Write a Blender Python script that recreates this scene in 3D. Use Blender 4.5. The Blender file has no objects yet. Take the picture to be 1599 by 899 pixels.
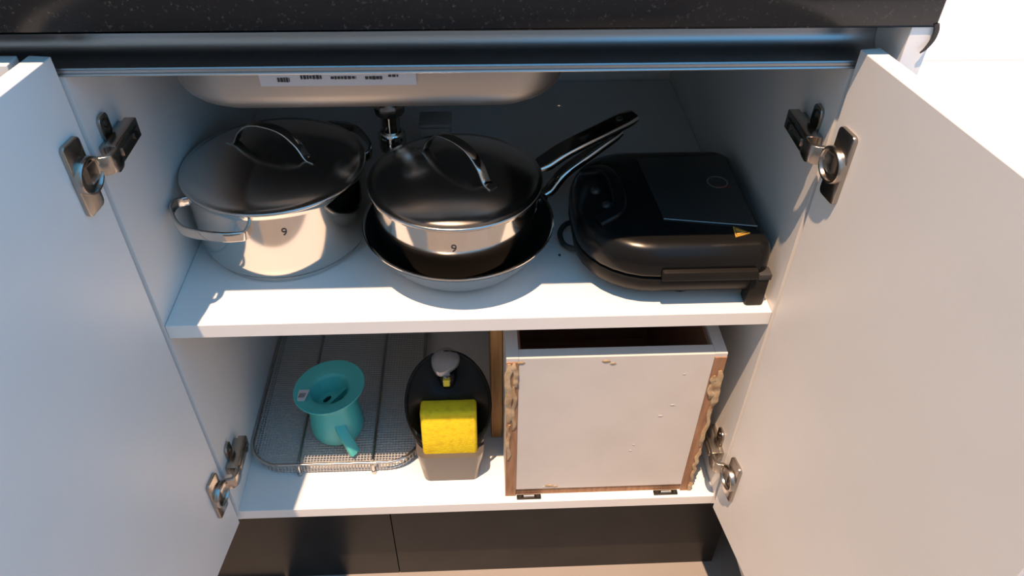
import bpy, bmesh, math, random
from mathutils import Vector, Matrix
PI = math.pi
random.seed(7)

# ------------------------------------------------------------------ camera
CAM = (0.0089, -0.5866, 1.1444)
PITCH, YAW, ROLL, FPX = 0.7179, -0.0536, 0.0136, 1195.1
SC = bpy.context.scene
COL = SC.collection
fwd = Vector((-math.sin(YAW) * math.cos(PITCH), math.cos(YAW) * math.cos(PITCH), -math.sin(PITCH)))
rgt = Vector((math.cos(YAW), math.sin(YAW), 0))
upv = rgt.cross(fwd)
r2 = math.cos(ROLL) * rgt + math.sin(ROLL) * upv
u2 = -math.sin(ROLL) * rgt + math.cos(ROLL) * upv
cd = bpy.data.cameras.new('camera')
cd.sensor_width = 36
cd.lens = FPX / 1599 * 36
cd.clip_start = 0.01
cam = bpy.data.objects.new('camera', cd)
COL.objects.link(cam)
cam.matrix_world = Matrix(((r2.x, u2.x, -fwd.x, CAM[0]), (r2.y, u2.y, -fwd.y, CAM[1]), (r2.z, u2.z, -fwd.z, CAM[2]), (0, 0, 0, 1)))
SC.camera = cam

# ------------------------------------------------------------------ sky, sun, exposure
W = bpy.data.worlds.new('sky')
SC.world = W
W.use_nodes = True
wn = W.node_tree
bg = wn.nodes['Background']
bg.inputs['Color'].default_value = (0.17, 0.55, 1.0, 1)
bg.inputs['Strength'].default_value = 1.4
sd = bpy.data.lights.new('sun_offscreen', 'SUN')
sd.energy = 7.5
sd.color = (1.0, 0.66, 0.42)
sd.angle = math.radians(0.6)
sun = bpy.data.objects.new('sun_offscreen', sd)
COL.objects.link(sun)
sun.rotation_euler = Vector((-0.15, -0.235, 1.0)).to_track_quat('Z', 'Y').to_euler()
sun.location = (-0.5, -1.0, 4)
SC.view_settings.view_transform = 'Standard'
SC.view_settings.look = 'None'
SC.view_settings.gamma = 1
SC.view_settings.use_curve_mapping = False
SC.view_settings.exposure = 0.0


# ------------------------------------------------------------------ materials
def mat(name, col, rough=0.5, metal=0.0, spec=0.5, noise=None, bump=None, coat=0.0, trans=0.0, aniso=0.0):
    m = bpy.data.materials.new(name)
    m.use_nodes = True
    nt = m.node_tree
    b = nt.nodes['Principled BSDF']
    b.inputs['Base Color'].default_value = (*col, 1)
    b.inputs['Roughness'].default_value = rough
    b.inputs['Metallic'].default_value = metal
    b.inputs['Specular IOR Level'].default_value = spec
    b.inputs['Coat Weight'].default_value = coat
    b.inputs['Transmission Weight'].default_value = trans
    tc = nt.nodes.new('ShaderNodeTexCoord')
    if noise:                                # (colour2, scale, lo, hi, stretch)
        c2, sc, lo, hi, st = noise
        mp = nt.nodes.new('ShaderNodeMapping')
        mp.inputs['Scale'].default_value = st
        nt.links.new(tc.outputs['Object'], mp.inputs['Vector'])
        n = nt.nodes.new('ShaderNodeTexNoise')
        n.inputs['Scale'].default_value = sc
        n.inputs['Detail'].default_value = 5
        nt.links.new(mp.outputs['Vector'], n.inputs['Vector'])
        r = nt.nodes.new('ShaderNodeValToRGB')
        r.color_ramp.elements[0].position = lo
        r.color_ramp.elements[0].color = (*col, 1)
        r.color_ramp.elements[1].position = hi
        r.color_ramp.elements[1].color = (*c2, 1)
        nt.links.new(n.outputs['Fac'], r.inputs['Fac'])
        nt.links.new(r.outputs['Color'], b.inputs['Base Color'])
    if bump:                                 # (scale, strength, stretch)
        sc, stg, st = bump
        mp = nt.nodes.new('ShaderNodeMapping')
        mp.inputs['Scale'].default_value = st
        nt.links.new(tc.outputs['Object'], mp.inputs['Vector'])
        n = nt.nodes.new('ShaderNodeTexNoise')
        n.inputs['Scale'].default_value = sc
        nt.links.new(mp.outputs['Vector'], n.inputs['Vector'])
        bp = nt.nodes.new('ShaderNodeBump')
        bp.inputs['Strength'].default_value = stg
        bp.inputs['Distance'].default_value = 0.001
        nt.links.new(n.outputs['Fac'], bp.inputs['Height'])
        nt.links.new(bp.outputs['Normal'], b.inputs['Normal'])
    return m


S1 = (1, 1, 1)
M = dict(
    white=mat('white melamine', (0.80, 0.79, 0.77), 0.42, noise=((0.78, 0.77, 0.75), 9, 0.4, 0.65, S1), bump=(900, 0.03, S1)),
    granite=mat('black granite', (0.010, 0.010, 0.011), 0.16, spec=0.3, noise=((0.055, 0.052, 0.05), 340, 0.61, 0.76, S1)),
    alu=mat('brushed aluminium', (0.50, 0.50, 0.51), 0.34, 1.0, bump=(300, 0.05, (0.05, 8, 8))),
    plinth=mat('black plinth laminate', (0.020, 0.018, 0.017), 0.35, spec=0.2, noise=((0.026, 0.023, 0.021), 14, 0.4, 0.6, S1)),
    floor=mat('pale floor tile', (0.27, 0.25, 0.235), 0.35, noise=((0.24, 0.225, 0.215), 5, 0.35, 0.7, S1)),
    wall=mat('painted plaster', (0.80, 0.70, 0.58), 0.8, noise=((0.76, 0.66, 0.55), 6, 0.4, 0.6, S1)),  # warm tone picked for the light the added walls bounce
    steel=mat('polished stainless steel', (0.60, 0.57, 0.53), 0.11, 1.0),
    lid=mat('brushed stainless lid', (0.60, 0.57, 0.54), 0.20, 1.0, bump=(260, 0.04, (6, 1, 1))),
    sinksteel=mat('satin sink steel', (0.42, 0.40, 0.38), 0.45, 1.0, bump=(500, 0.05, (0.2, 3, 3))),
    hingesteel=mat('nickel plated steel', (0.42, 0.38, 0.34), 0.26, 1.0),
    darksteel=mat('dark hinge screw', (0.10, 0.09, 0.085), 0.4, 1.0),
    nonstick=mat('black non-stick coating', (0.016, 0.015, 0.014), 0.30, spec=0.6),
    blackp=mat('black glossy plastic', (0.007, 0.007, 0.007), 0.24, spec=0.22),
    blackm=mat('black satin plastic', (0.013, 0.012, 0.011), 0.42, spec=0.15),
    topplate=mat('dark grey coated plate', (0.045, 0.043, 0.042), 0.36, 0.4),
    edge=mat('thin bright edge', (0.45, 0.43, 0.41), 0.3, 1.0),
    orange=mat('orange warning print', (0.80, 0.42, 0.05), 0.5),
    red=mat('red emblem print', (0.22, 0.03, 0.03), 0.5),
    ink=mat('dark ink', (0.03, 0.03, 0.035), 0.6),
    paper=mat('paper label', (0.62, 0.62, 0.66), 0.5),
    teal=mat('teal plastic', (0.085, 0.50, 0.46), 0.36),
    wire=mat('chrome wire', (0.50, 0.49, 0.48), 0.22, 1.0),
    mesh=mat('fine steel mesh', (0.50, 0.48, 0.46), 0.55, 0.25),
    smoke=mat('smoky grey plastic', (0.13, 0.115, 0.105), 0.18, trans=0.25),
    chromeg=mat('satin grey pump', (0.42, 0.42, 0.43), 0.3, 0.6),
    yellow=mat('yellow sponge foam', (0.88, 0.66, 0.012), 0.85, noise=((0.76, 0.52, 0.01), 120, 0.45, 0.7, S1), bump=(420, 0.5, S1)),
    yplast=mat('yellow nozzle plastic', (0.85, 0.60, 0.04), 0.4),
    boxwhite=mat('white painted board', (0.62, 0.59, 0.56), 0.5, noise=((0.58, 0.55, 0.52), 14, 0.4, 0.7, S1), bump=(60, 0.06, S1)),
    rawwood=mat('raw brown wood edge', (0.36, 0.20, 0.11), 0.8, noise=((0.24, 0.12, 0.065), 30, 0.35, 0.7, (6, 6, 0.7)), bump=(140, 0.5, (4, 4, 0.6))),
    inner=mat('reddish brown inside', (0.28, 0.15, 0.10), 0.55, noise=((0.30, 0.12, 0.08), 12, 0.4, 0.7, (1, 4, 1))),
    glue=mat('dried yellowish glue', (0.46, 0.35, 0.22), 0.5, noise=((0.27, 0.17, 0.09), 70, 0.4, 0.65, S1), bump=(160, 0.6, S1)),
    pine=mat('pine board', (0.62, 0.34, 0.12), 0.6, noise=((0.40, 0.18, 0.055), 16, 0.4, 0.62, (7, 7, 0.5))),
    enamel=mat('white enamel', (0.80, 0.80, 0.80), 0.3),
    pvc=mat('grey plumbing plastic', (0.34, 0.32, 0.30), 0.4),
    rubber=mat('dark rubber', (0.03, 0.03, 0.03), 0.7),
)


# ------------------------------------------------------------------ mesh helpers
def finish(name, bm, m, parent=None, smooth=None, loc=None):
    bmesh.ops.recalc_face_normals(bm, faces=bm.faces)
    me = bpy.data.meshes.new(name)
    bm.to_mesh(me)
    bm.free()
    me.materials.append(M[m])
    if smooth is not None:
        me.polygons.foreach_set('use_smooth', [True] * len(me.polygons))
        if smooth < 180:
            me.set_sharp_from_angle(angle=math.radians(smooth))
    o = bpy.data.objects.new(name, me)
    COL.objects.link(o)
    if parent:
        o.parent = parent
    if loc:
        o.location = loc
    return o


def tag(o, label, cat, group=None):
    o['label'] = label
    o['category'] = cat
    if group:
        o['group'] = group
    return o


def thing(name, label, cat, loc=(0, 0, 0), rz=0.0, group=None):
    o = bpy.data.objects.new(name, None)
    o.empty_display_size = 0.02
    COL.objects.link(o)
    o.location = loc
    o.rotation_euler = (0, 0, rz)
    return tag(o, label, cat, group)


def struct(o):
    o['kind'] = 'structure'
    return o


def box(bm, x0, x1, y0, y1, z0, z1, bev=0.0, mtx=None, seg=2):
    vs = [bm.verts.new((x, y, z)) for x in (x0, x1) for y in (y0, y1) for z in (z0, z1)]
    f = [(0, 1, 3, 2), (4, 6, 7, 5), (0, 4, 5, 1), (2, 3, 7, 6), (0, 2, 6, 4), (1, 5, 7, 3)]
    fs = [bm.faces.new([vs[i] for i in q]) for q in f]
    if bev:
        es = list({e for q in fs for e in q.edges})
        r = bmesh.ops.bevel(bm, geom=es, offset=bev, segments=seg, affect='EDGES', profile=0.5)
        vs = list({v for q in r['faces'] for v in q.verts} | {v for v in vs if v.is_valid})
    if mtx is not None:
        bmesh.ops.transform(bm, matrix=mtx, verts=[v for v in vs if v.is_valid])
    return vs


def prism(bm, pts, h0, h1, axis='z', bev=0.0, seg=2, top=None):
    """extrude a 2-D outline; axis z: (x, y), axis x: (y, z), axis y: (x, z); top: outline at h1"""
    def co(p, h):
        return {'z': (p[0], p[1], h), 'x': (h, p[0], p[1]), 'y': (p[0], h, p[1])}[axis]
    tp = top or pts
    a = [bm.verts.new(co(p, h0)) for p in pts]
    b = [bm.verts.new(co(p, h1)) for p in tp]
    n = len(a)
    fs = [bm.faces.new(a), bm.faces.new(b)]
    caps = list(fs)
    for i in range(n):
        fs.append(bm.faces.new((a[i], a[(i + 1) % n], b[(i + 1) % n], b[i])))
    if bev:
        es = list({e for f in caps for e in f.edges})
        bmesh.ops.bevel(bm, geom=es, offset=bev, segments=seg, affect='EDGES', profile=0.5)
    return fs


def lathe(bm, prof, n=48, c=(0, 0, 0), mtx=None, closed=False):
    rings = []
    for r, z in prof:
        if r < 1e-6:
            rings.append([bm.verts.new((c[0], c[1], c[2] + z))])
        else:
            rings.append([bm.verts.new((c[0] + r * math.cos(2 * PI * i / n), c[1] + r * math.sin(2 * PI * i / n), c[2] + z)) for i in range(n)])
    prs = list(zip(rings, rings[1:]))
    if closed:
        prs.append((rings[-1], rings[0]))
    for a, b in prs:
        for i in range(n):
            j = (i + 1) % n
            if len(a) == 1 and len(b) == 1:
                continue
            if len(a) == 1:
                bm.faces.new((a[0], b[i], b[j]))
            elif len(b) == 1:
                bm.faces.new((a[i], a[j], b[0]))
            else:
                bm.faces.new((a[i], a[j], b[j], b[i]))
    if mtx is not None:
        bmesh.ops.transform(bm, matrix=mtx, verts=[v for r in rings for v in r])


def smooth_path(pts, n=6, closed=False):
    """Catmull-Rom through points"""
    P = [Vector(p) for p in pts]
    out = []
    m = len(P)
    rng = range(m if closed else m - 1)
    for i in rng:
        p1, p2 = P[i], P[(i + 1) % m]
        p0 = P[i - 1] if (i > 0 or closed) else p1 * 2 - p2
        p3 = P[(i + 2) % m] if (i + 2 < m or closed) else p2 * 2 - p1
        for k in range(n):
            t = k / n
            out.append(0.5 * ((2 * p1) + (p2 - p0) * t + (2 * p0 - 5 * p1 + 4 * p2 - p3) * t * t + (3 * p1 - p0 - 3 * p2 + p3) * t ** 3))
    if not closed:
        out.append(P[-1])
    return out


def sweep(bm, path, sec, up=(0, 0, 1), closed=False, scale=None):
    """sweep a 2-D section (side, up) along a path with a fixed up hint"""
    P = [Vector(p) for p in path]
    U = Vector(up)
    n = len(P)
    rings = []
    for i, p in enumerate(P):
        a = P[(i - 1) % n] if (i > 0 or closed) else p
        b = P[(i + 1) % n] if (i < n - 1 or closed) else p
        t = (b - a).normalized()
        s = t.cross(U)
        if s.length < 1e-5:
            s = Vector((1, 0, 0))
        s.normalize()
        w = s.cross(t).normalized()
        k = scale[i] if scale else 1.0
        rings.append([bm.verts.new(p + s * (q[0] * k) + w * (q[1] * k)) for q in sec])
    m = len(sec)
    prs = list(zip(rings, rings[1:])) + ([(rings[-1], rings[0])] if closed else [])
    for a, b in prs:
        for j in range(m):
            bm.faces.new((a[j], a[(j + 1) % m], b[(j + 1) % m], b[j]))
    if not closed:
        bm.faces.new(rings[0])
        bm.faces.new(rings[-1])


def circ(r, n=8):
    return [(r * math.cos(2 * PI * i / n), r * math.sin(2 * PI * i / n)) for i in range(n)]


def rrect2(w, h, r, n=3):
    out = []
    for cx, cy, a0 in ((w - r, h - r, 0), (-w + r, h - r, 90), (-w + r, -h + r, 180), (w - r, -h + r, 270)):
        for k in range(n + 1):
            a = math.radians(a0 + 90 * k / n)
            out.append((cx + r * math.cos(a), cy + r * math.sin(a)))
    return out


def rrect(x0, x1, y0, y1, r, n=8):
    """rounded rectangle; r = radius or four radii (x1y1, x0y1, x0y0, x1y0)"""
    R = r if isinstance(r, (tuple, list)) else (r,) * 4
    out = []
    for (cx, sx), (cy, sy), q, a0 in (((x1, -1), (y1, -1), R[0], 0), ((x0, 1), (y1, -1), R[1], 90), ((x0, 1), (y0, 1), R[2], 180), ((x1, -1), (y0, 1), R[3], 270)):
        for k in range(n + 1):
            a = math.radians(a0 + 90 * k / n)
            out.append((cx + sx * q + q * math.cos(a), cy + sy * q + q * math.sin(a)))
    return out


def loft(bm, loops, cap0=True, cap1=True):
    rings = [[bm.verts.new(p) for p in lp] for lp in loops]
    n = len(rings[0])
    for a, b in zip(rings, rings[1:]):
        for j in range(n):
            bm.faces.new((a[j], a[(j + 1) % n], b[(j + 1) % n], b[j]))
    if cap0:
        bm.faces.new(rings[0])
    if cap1:
        bm.faces.new(rings[-1])
    return rings


def text_mesh(name, s, size, m, parent, mtx, depth=0.0002):
    cu = bpy.data.curves.new(name, 'FONT')
    cu.body = s
    cu.size = size
    cu.extrude = depth
    cu.align_x = 'CENTER'
    cu.align_y = 'CENTER'
    t = bpy.data.objects.new(name + '_src', cu)
    COL.objects.link(t)
    dg = bpy.context.evaluated_depsgraph_get()
    me = bpy.data.meshes.new_from_object(t.evaluated_get(dg))
    bpy.data.objects.remove(t)
    bpy.data.curves.remove(cu)
    me.materials.clear()
    me.materials.append(M[m])
    o = bpy.data.objects.new(name, me)
    COL.objects.link(o)
    o.parent = parent
    o.matrix_local = mtx
    return o


# ------------------------------------------------------------------ the room, with unseen walls added to shape the light
H = 0.32                      # half the inner width of the cabinet
ZB, ZS = 0.247, 0.589         # cabinet bottom, shelf (upper faces)
ZU = 0.229                    # cabinet underside
ZC0, ZC1 = 0.909, 0.955       # countertop
YB = 0.56                     # back of the carcass

bm = bmesh.new(); box(bm, -1.18, 2.4, -2.38, 0.66, -0.05, 0.0)
struct(finish('floor', bm, 'floor'))
bm = bmesh.new(); box(bm, -1.10, 2.4, 0.62, 0.70, 0.0, 2.6)
struct(finish('wall_back', bm, 'wall'))
bm = bmesh.new(); box(bm, -1.18, -1.10, -2.38, 0.70, 0.0, 2.9)
struct(finish('bounce_wall_left', bm, 'wall'))  # unseen, added to bounce warm light onto the right door and block sky
bm = bmesh.new(); box(bm, -1.18, 0.35, -2.08, -2.0, 0.0, 2.9)
struct(finish('sky_block_wall_front', bm, 'wall'))  # unseen, added to keep blue sky off the right door
bm = bmesh.new(); box(bm, 0.35, 2.48, -2.08, -2.0, 0.0, 1.15)
struct(finish('sky_block_wall_front', bm, 'wall'))  # unseen parapet, added to cut the low blue sky in front
bm = bmesh.new(); box(bm, 2.40, 2.48, -2.0, 0.70, 0.0, 1.0)
struct(finish('sky_block_wall_right', bm, 'wall'))  # unseen low wall, added to cut the low sky on the right

# ------------------------------------------------------------------ base cabinet with the open doors
cab = thing('base_cabinet', 'white base cabinet with both doors open and one inner shelf', 'cabinet', (0, 0, ZU))


def cpart(name, bm, m='white', parent=None, smooth=None):
    """mesh in world coordinates -> child of the cabinet"""
    bmesh.ops.translate(bm, vec=(0, 0, -ZU), verts=bm.verts)
    return finish(name, bm, m, parent or cab, smooth)


sp = [(0, ZU), (YB, ZU), (YB, ZC0), (0.036, ZC0), (0.036, 0.8655), (0, 0.8655)]
bm = bmesh.new(); prism(bm, sp, -H - 0.018, -H, 'x'); cpart('side_panel', bm)
bm = bmesh.new(); prism(bm, sp, H, H + 0.0275, 'x'); cpart('side_panel', bm)
bm = bmesh.new(); box(bm, H + 0.028, H + 0.047, -0.020, YB, ZU, ZC0, 0.0006); cpart('end_panel', bm, 'white')
bm = bmesh.new(); box(bm, -H, H, 0.0, YB - 0.006, ZU, ZB, 0.0006); cpart('bottom_panel', bm)
bm = bmesh.new(); box(bm, -H + 0.0004, H - 0.0004, 0.0, YB - 0.012, ZS - 0.018, ZS, 0.0006); cpart('shelf', bm)
bm = bmesh.new(); box(bm, -H, H, YB - 0.006, YB, ZB, ZC0); cpart('back_panel', bm)

DW, DT, DZ1 = 0.336, 0.018, 0.885
ANG = {-1: math.radians(8.0), 1: math.radians(8.8)}
HINGE0 = {-1: Vector((-0.3212, -0.0052, 0)), 1: Vector((0.3202, -0.0058, 0))}


def door_frame(s):
    a = Vector((s * math.sin(ANG[s]), -math.cos(ANG[s]), 0))       # along the door, away from the hinge edge
    n = Vector((-s * math.cos(ANG[s]), -math.sin(ANG[s]), 0))      # inner face normal
    return HINGE0[s], a, n


for s in (-1, 1):
    o, a, n = door_frame(s)
    bm = bmesh.new()
    mt = Matrix(((a.x, -n.x, 0, o.x), (a.y, -n.y, 0, o.y), (0, 0, 1, 0), (0, 0, 0, 1)))
    box(bm, 0, DW, 0, DT, ZU, DZ1, 0.0008, mt)
    cpart('door', bm, 'white')


def hinge(s, zc):
    o, a, n = door_frame(s)
    zc_ = Vector((0, 0, zc))
    X = lambda u: s * (H - u)
    # arm body: folded steel channel lying along the side panel
    bm = bmesh.new()
    x0, x1 = sorted((X(0.006), X(0.017)))
    box(bm, x0, x1, 0.006, 0.058, zc - 0.0095, zc + 0.0095, 0.0012)
    x0, x1 = sorted((X(0.0165), X(0.0185)))
    box(bm, x0, x1, 0.012, 0.052, zc - 0.004, zc + 0.004, 0.0006)
    hb = cpart('hinge', bm, 'hingesteel', None, 40)
    hb['label'] = 'nickel plated cup hinge'
    # mounting plate with its two wings
    bm = bmesh.new()
    x0, x1 = sorted((X(0.0), X(0.007)))
    box(bm, x0, x1, 0.008, 0.056, zc - 0.007, zc + 0.007, 0.001)
    x0, x1 = sorted((X(0.0), X(0.0035)))
    for q in (-1, 1):
        lp = [(0.020 + p[0], zc + q * (0.017 + p[1])) for p in rrect(-0.001, 0.017, -0.012, 0.011, 0.006, 4)]
        prism(bm, lp, x0, x1, 'x', 0.0007)
    cpart('mounting_plate', bm, 'hingesteel', hb, 40).location = (0, 0, 0)
    for q in (-1, 1):
        bm = bmesh.new()
        lathe(bm, [(0, 0), (0.0042, 0), (0.0042, 0.0016), (0.0025, 0.0026), (0, 0.0026)], 14,
              mtx=Matrix.Translation((X(0.0033), 0.0285, zc + q * 0.020)) @ Matrix.Rotation(-s * PI / 2, 4, 'Y'))
        cpart('screw', bm, 'darksteel', hb, 40)
    bm = bmesh.new()
    lathe(bm, [(0, 0), (0.0038, 0), (0.0038, 0.0014), (0, 0.0014)], 14,
          mtx=Matrix.Translation((X(0.0184), 0.042, zc)) @ Matrix.Rotation(-s * PI / 2, 4, 'Y'))
    cpart('screw', bm, 'darksteel', hb, 40)
    # cup flange on the door
    mt = Matrix(((a.x, 0, n.x, o.x), (a.y, 0, n.y, o.y), (0, 1, 0, zc), (0, 0, 0, 1)))
    c0 = 0.0235
    bm = bmesh.new()
    lp = [(c0 - 0.001 + p[0], p[1]) for p in rrect(-0.0125, 0.0125, -0.034, 0.034, 0.005, 4)]
    prism(bm, lp, -0.0005, 0.0042, 'z', 0.0012)
    bmesh.ops.transform(bm, matrix=mt, verts=bm.verts)
    cpart('cup_flange', bm, 'hingesteel', hb, 40)
    bm = bmesh.new()
    lathe(bm, [(0.0168, 0.003), (0.0168, 0.0085), (0.0158, 0.0098), (0.0142, 0.0098), (0.0132, 0.0085), (0.0128, 0.0045), (0, 0.0045)], 28, (c0 - 0.004, 0, 0))
    bmesh.ops.transform(bm, matrix=mt, verts=bm.verts)
    cpart('cup', bm, 'hingesteel', hb, 50)
    # link arm from the cup to the body
    c = o + a * (c0 - 0.003)
    pts = [c + n * 0.005, c + n * 0.016 - a * 0.001, Vector((X(0.004), -0.012, 0)), Vector((X(0.0135), -0.008, 0)), Vector((X(0.0160), 0.002, 0)), Vector((X(0.0140), 0.016, 0))]
    pts = [Vector((p.x, p.y, zc)) for p in pts]
    pts = [pts[0], pts[2], pts[3], pts[4], pts[5]]
    bm = bmesh.new()
    sweep(bm, smooth_path(pts, 5), rrect2(0.0024, 0.0088, 0.0008, 2))
    cpart('link_arm', bm, 'hingesteel', hb, 50)
    return hb


for s in (-1, 1):
    for z in (0.789, 0.325):
        hinge(s, z)

# the neighbouring cabinet on the left, closed
nb = thing('drawer_cabinet', 'closed white cabinet next to the open left door', 'cabinet', (-0.68, 0, ZU))


def npart(name, bm, m='white'):
    bmesh.ops.translate(bm, vec=(0.68, 0, -ZU), verts=bm.verts)
    return finish(name, bm, m, nb)


bm = bmesh.new()
prism(bm, sp, -1.095, -H - 0.019, 'x')
npart('body', bm)
bm = bmesh.new(); box(bm, -1.095, -0.3478, -0.0205, -0.0030, ZU, DZ1, 0.0008); npart('front_panel', bm)

# plinth boards
for x0, x1, lb in ((-1.10, -0.1306, 'black plinth board ending at the butt joint, below the wire rack'), (-0.1294, 0.372, 'black plinth board below the white box and soap caddy')):
    bm = bmesh.new()
    box(bm, x0, x1, 0.040, 0.056, 0.0, ZU, 0.0005)
    tag(finish('plinth_board', bm, 'plinth'), lb, 'plinth')

# finger-pull rail: bent aluminium channel under the countertop
rail = thing('finger_pull_rail', 'brushed aluminium finger-pull channel under the granite countertop', 'rail', (0, 0, 0.862))
prof = [(0.034, ZC0), (0.030, ZC0)]
for k in range(9):
    q = math.radians(0 - 90 * k / 8)
    prof.append((0.016 + 0.014 * math.cos(q), 0.8855 + 0.014 * math.sin(q)))
prof += [(0.0005, 0.8705), (0.0005, 0.8730), (-0.0016, 0.8733), (-0.0024, 0.8724), (-0.0016, 0.8714), (-0.0008, 0.8708), (-0.0008, 0.8688),
         (-0.0018, 0.8682), (-0.0024, 0.8672), (-0.0016, 0.8662), (0.0030, 0.8660), (0.0030, 0.8675), (0.016, 0.8675)]
for k in range(1, 9):
    q = math.radians(-90 + 90 * k / 8)
    prof.append((0.016 + 0.018 * math.cos(q), 0.8855 + 0.018 * math.sin(q)))
bm = bmesh.new()
prism(bm, [(y, z - 0.862) for y, z in prof], -1.10, H + 0.0275, 'x')
finish('channel', bm, 'alu', rail, 28)

# countertop with the sink cut-out
SX0, SX1, SY0, SY1 = -0.272, 0.088, 0.078, 0.392
bm = bmesh.new()
CX0, CX1, CY0, CY1 = -1.10, 0.367, -0.022, 0.62
outer = [(CX0, CY0), (CX1, CY0), (CX1, CY1), (CX0, CY1)]
inner = [(SX0, SY0), (SX1, SY0), (SX1, SY1), (SX0, SY1)]
V = {}
for zi, z in enumerate((ZC0, ZC1)):
    for i in range(4):
        V[0, i, zi] = bm.verts.new((*outer[i], z))
        V[1, i, zi] = bm.verts.new((*inner[i], z))
for i in range(4):
    j = (i + 1) % 4
    for zi in (0, 1):
        bm.faces.new((V[0, i, zi], V[0, j, zi], V[1, j, zi], V[1, i, zi]))
    for k in (0, 1):
        bm.faces.new((V[k, i, 0], V[k, j, 0], V[k, j, 1], V[k, i, 1]))
bm.edges.ensure_lookup_table()
es = [e for e in bm.edges if all(v in [V[0, i, z] for i in (0, 1, 2) for z in (0, 1)] for v in e.verts) and (e.verts[0].co.x > 0.3 or e.verts[1].co.x > 0.3) and min(v.co.y for v in e.verts) < 0.1]
bmesh.ops.bevel(bm, geom=es, offset=0.0022, segments=3, affect='EDGES', profile=0.5)
tag(finish('countertop', bm, 'granite', None, 30), 'black speckled granite countertop over the white cabinets', 'countertop')

# a thin loose strip hanging at the granite corner
bm = bmesh.new()
pts = [(0.3655, -0.0215, 0.912), (0.3668, -0.0222, 0.907), (0.3664, -0.0226, 0.900), (0.3634, -0.0228, 0.893), (0.3600, -0.0228, 0.889)]
sc_ = [1.2 - 0.9 * (i / 24) ** 2 for i in range(25)]
sweep(bm, smooth_path(pts, 6), rrect2(0.0017, 0.0012, 0.0005, 2), (0, 1, 0), False, sc_)
tag(finish('edge_strip', bm, 'rubber', None, 40), 'thin dark curved strip hanging from the granite corner', 'strip')

# ------------------------------------------------------------------ sink
sink = thing('kitchen_sink', 'stainless steel sink bowl seen from below, hanging under the countertop', 'sink', (-0.0925, 0.235, 0.785))
BX0, BX1, BY0, BY1 = -0.288, 0.103, 0.062, 0.408


def sink_loop(ins, z, r):
    return [(x + 0.0925, y - 0.235, z - 0.785) for x, y in rrect(BX0 + ins, BX1 - ins, BY0 + ins, BY1 - ins, r, 8)]


bm = bmesh.new()
lps = [sink_loop(0.0, ZC0 - 0.0005, 0.06), sink_loop(0.004, 0.87, 0.06), sink_loop(0.008, 0.83, 0.058)]
for k in range(1, 7):
    q = math.radians(90 * k / 6)
    lps.append(sink_loop(0.008 + 0.034 * (1 - math.cos(q)), 0.830 - 0.010 - 0.034 * math.sin(q), 0.058 - 0.01 * k / 6))
lps.append(sink_loop(0.14, 0.785, 0.01))
inn = [[(x * 0.993, y * 0.993, z + 0.0012) for x, y, z in lp] for lp in lps]
loft(bm, lps + [], False, True)
loft(bm, inn, False, True)
finish('bowl', bm, 'sinksteel', sink, 60)
bm = bmesh.new()
box(bm, BX0 + 0.002 + 0.0925, BX1 - 0.002 + 0.0925, BY1 - 0.003 - 0.235, BY1 + 0.008 - 0.235, ZC0 - 0.0022 - 0.785, ZC0 - 0.785)
finish('flange', bm, 'sinksteel', sink)
bm = bmesh.new()
prism(bm, rrect(BX0 - 0.006 + 0.0925, SX0 + 0.0925 + 0.002, BY0 - 0.235, BY1 - 0.235, 0.001, 1), ZC0 - 0.0022 - 0.785, ZC0 - 0.785)
finish('flange', bm, 'sinksteel', sink)
bm = bmesh.new()
prism(bm, rrect(SX1 + 0.0925 - 0.002, BX1 + 0.006 + 0.0925, BY0 - 0.235, BY1 - 0.235, 0.001, 1), ZC0 - 0.0022 - 0.785, ZC0 - 0.785)
finish('flange', bm, 'sinksteel', sink)
# paper sticker on the front of the bowl with its line of print
bm = bmesh.new()
nrm = math.atan2(0.004, 0.04)
yb_ = BY0 + 0.0066 - 0.0012 - 0.235
box(bm, -0.187 + 0.0925, -0.046 + 0.0925, yb_ - 0.0006, yb_ + 0.0006, 0.8220 - 0.785, 0.852 - 0.785, 0.0)
for v in bm.verts:
    v.co.y -= (v.co.z + 0.785 - 0.8315) * 0.10
stk = finish('sticker', bm, 'paper', sink)
stk['label'] = 'white paper sticker with a line of print'
bm = bmesh.new()
random.seed(3)


def marks(x0, x1, zc, h):
    x = x0
    while x < x1:
        w = random.uniform(0.0016, 0.0032)
        hh = h * random.uniform(0.75, 1.0)
        yy = yb_ - 0.0008 - (zc - 0.8315) * 0.10
        box(bm, x + 0.0925, min(x + w, x1) + 0.0925, yy - 0.0002, yy + 0.0002, zc - hh / 2 - 0.785, zc + hh / 2 - 0.785)
        x += w + random.uniform(0.0004, 0.0008)


for x0, x1, zc, h in ((-0.171, -0.160, 0.8372, 0.0048), (-0.150, -0.131, 0.8396, 0.0040), (-0.123, -0.100, 0.8388, 0.0030), (-0.092, -0.076, 0.8384, 0.0034), (-0.071, -0.062, 0.8402, 0.0026)):
    marks(x0, x1, zc - 0.0085, h)
pr = finish('print', bm, 'ink', stk)
pr['kind'] = 'stuff'
bm = bmesh.new()
lathe(bm, [(0, -0.012), (0.030, -0.012), (0.034, -0.008), (0.038, 0.0), (0.0, 0.0)], 28, (0, 0, 0.001))
finish('drain_fitting', bm, 'steel', sink, 40)

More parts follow.
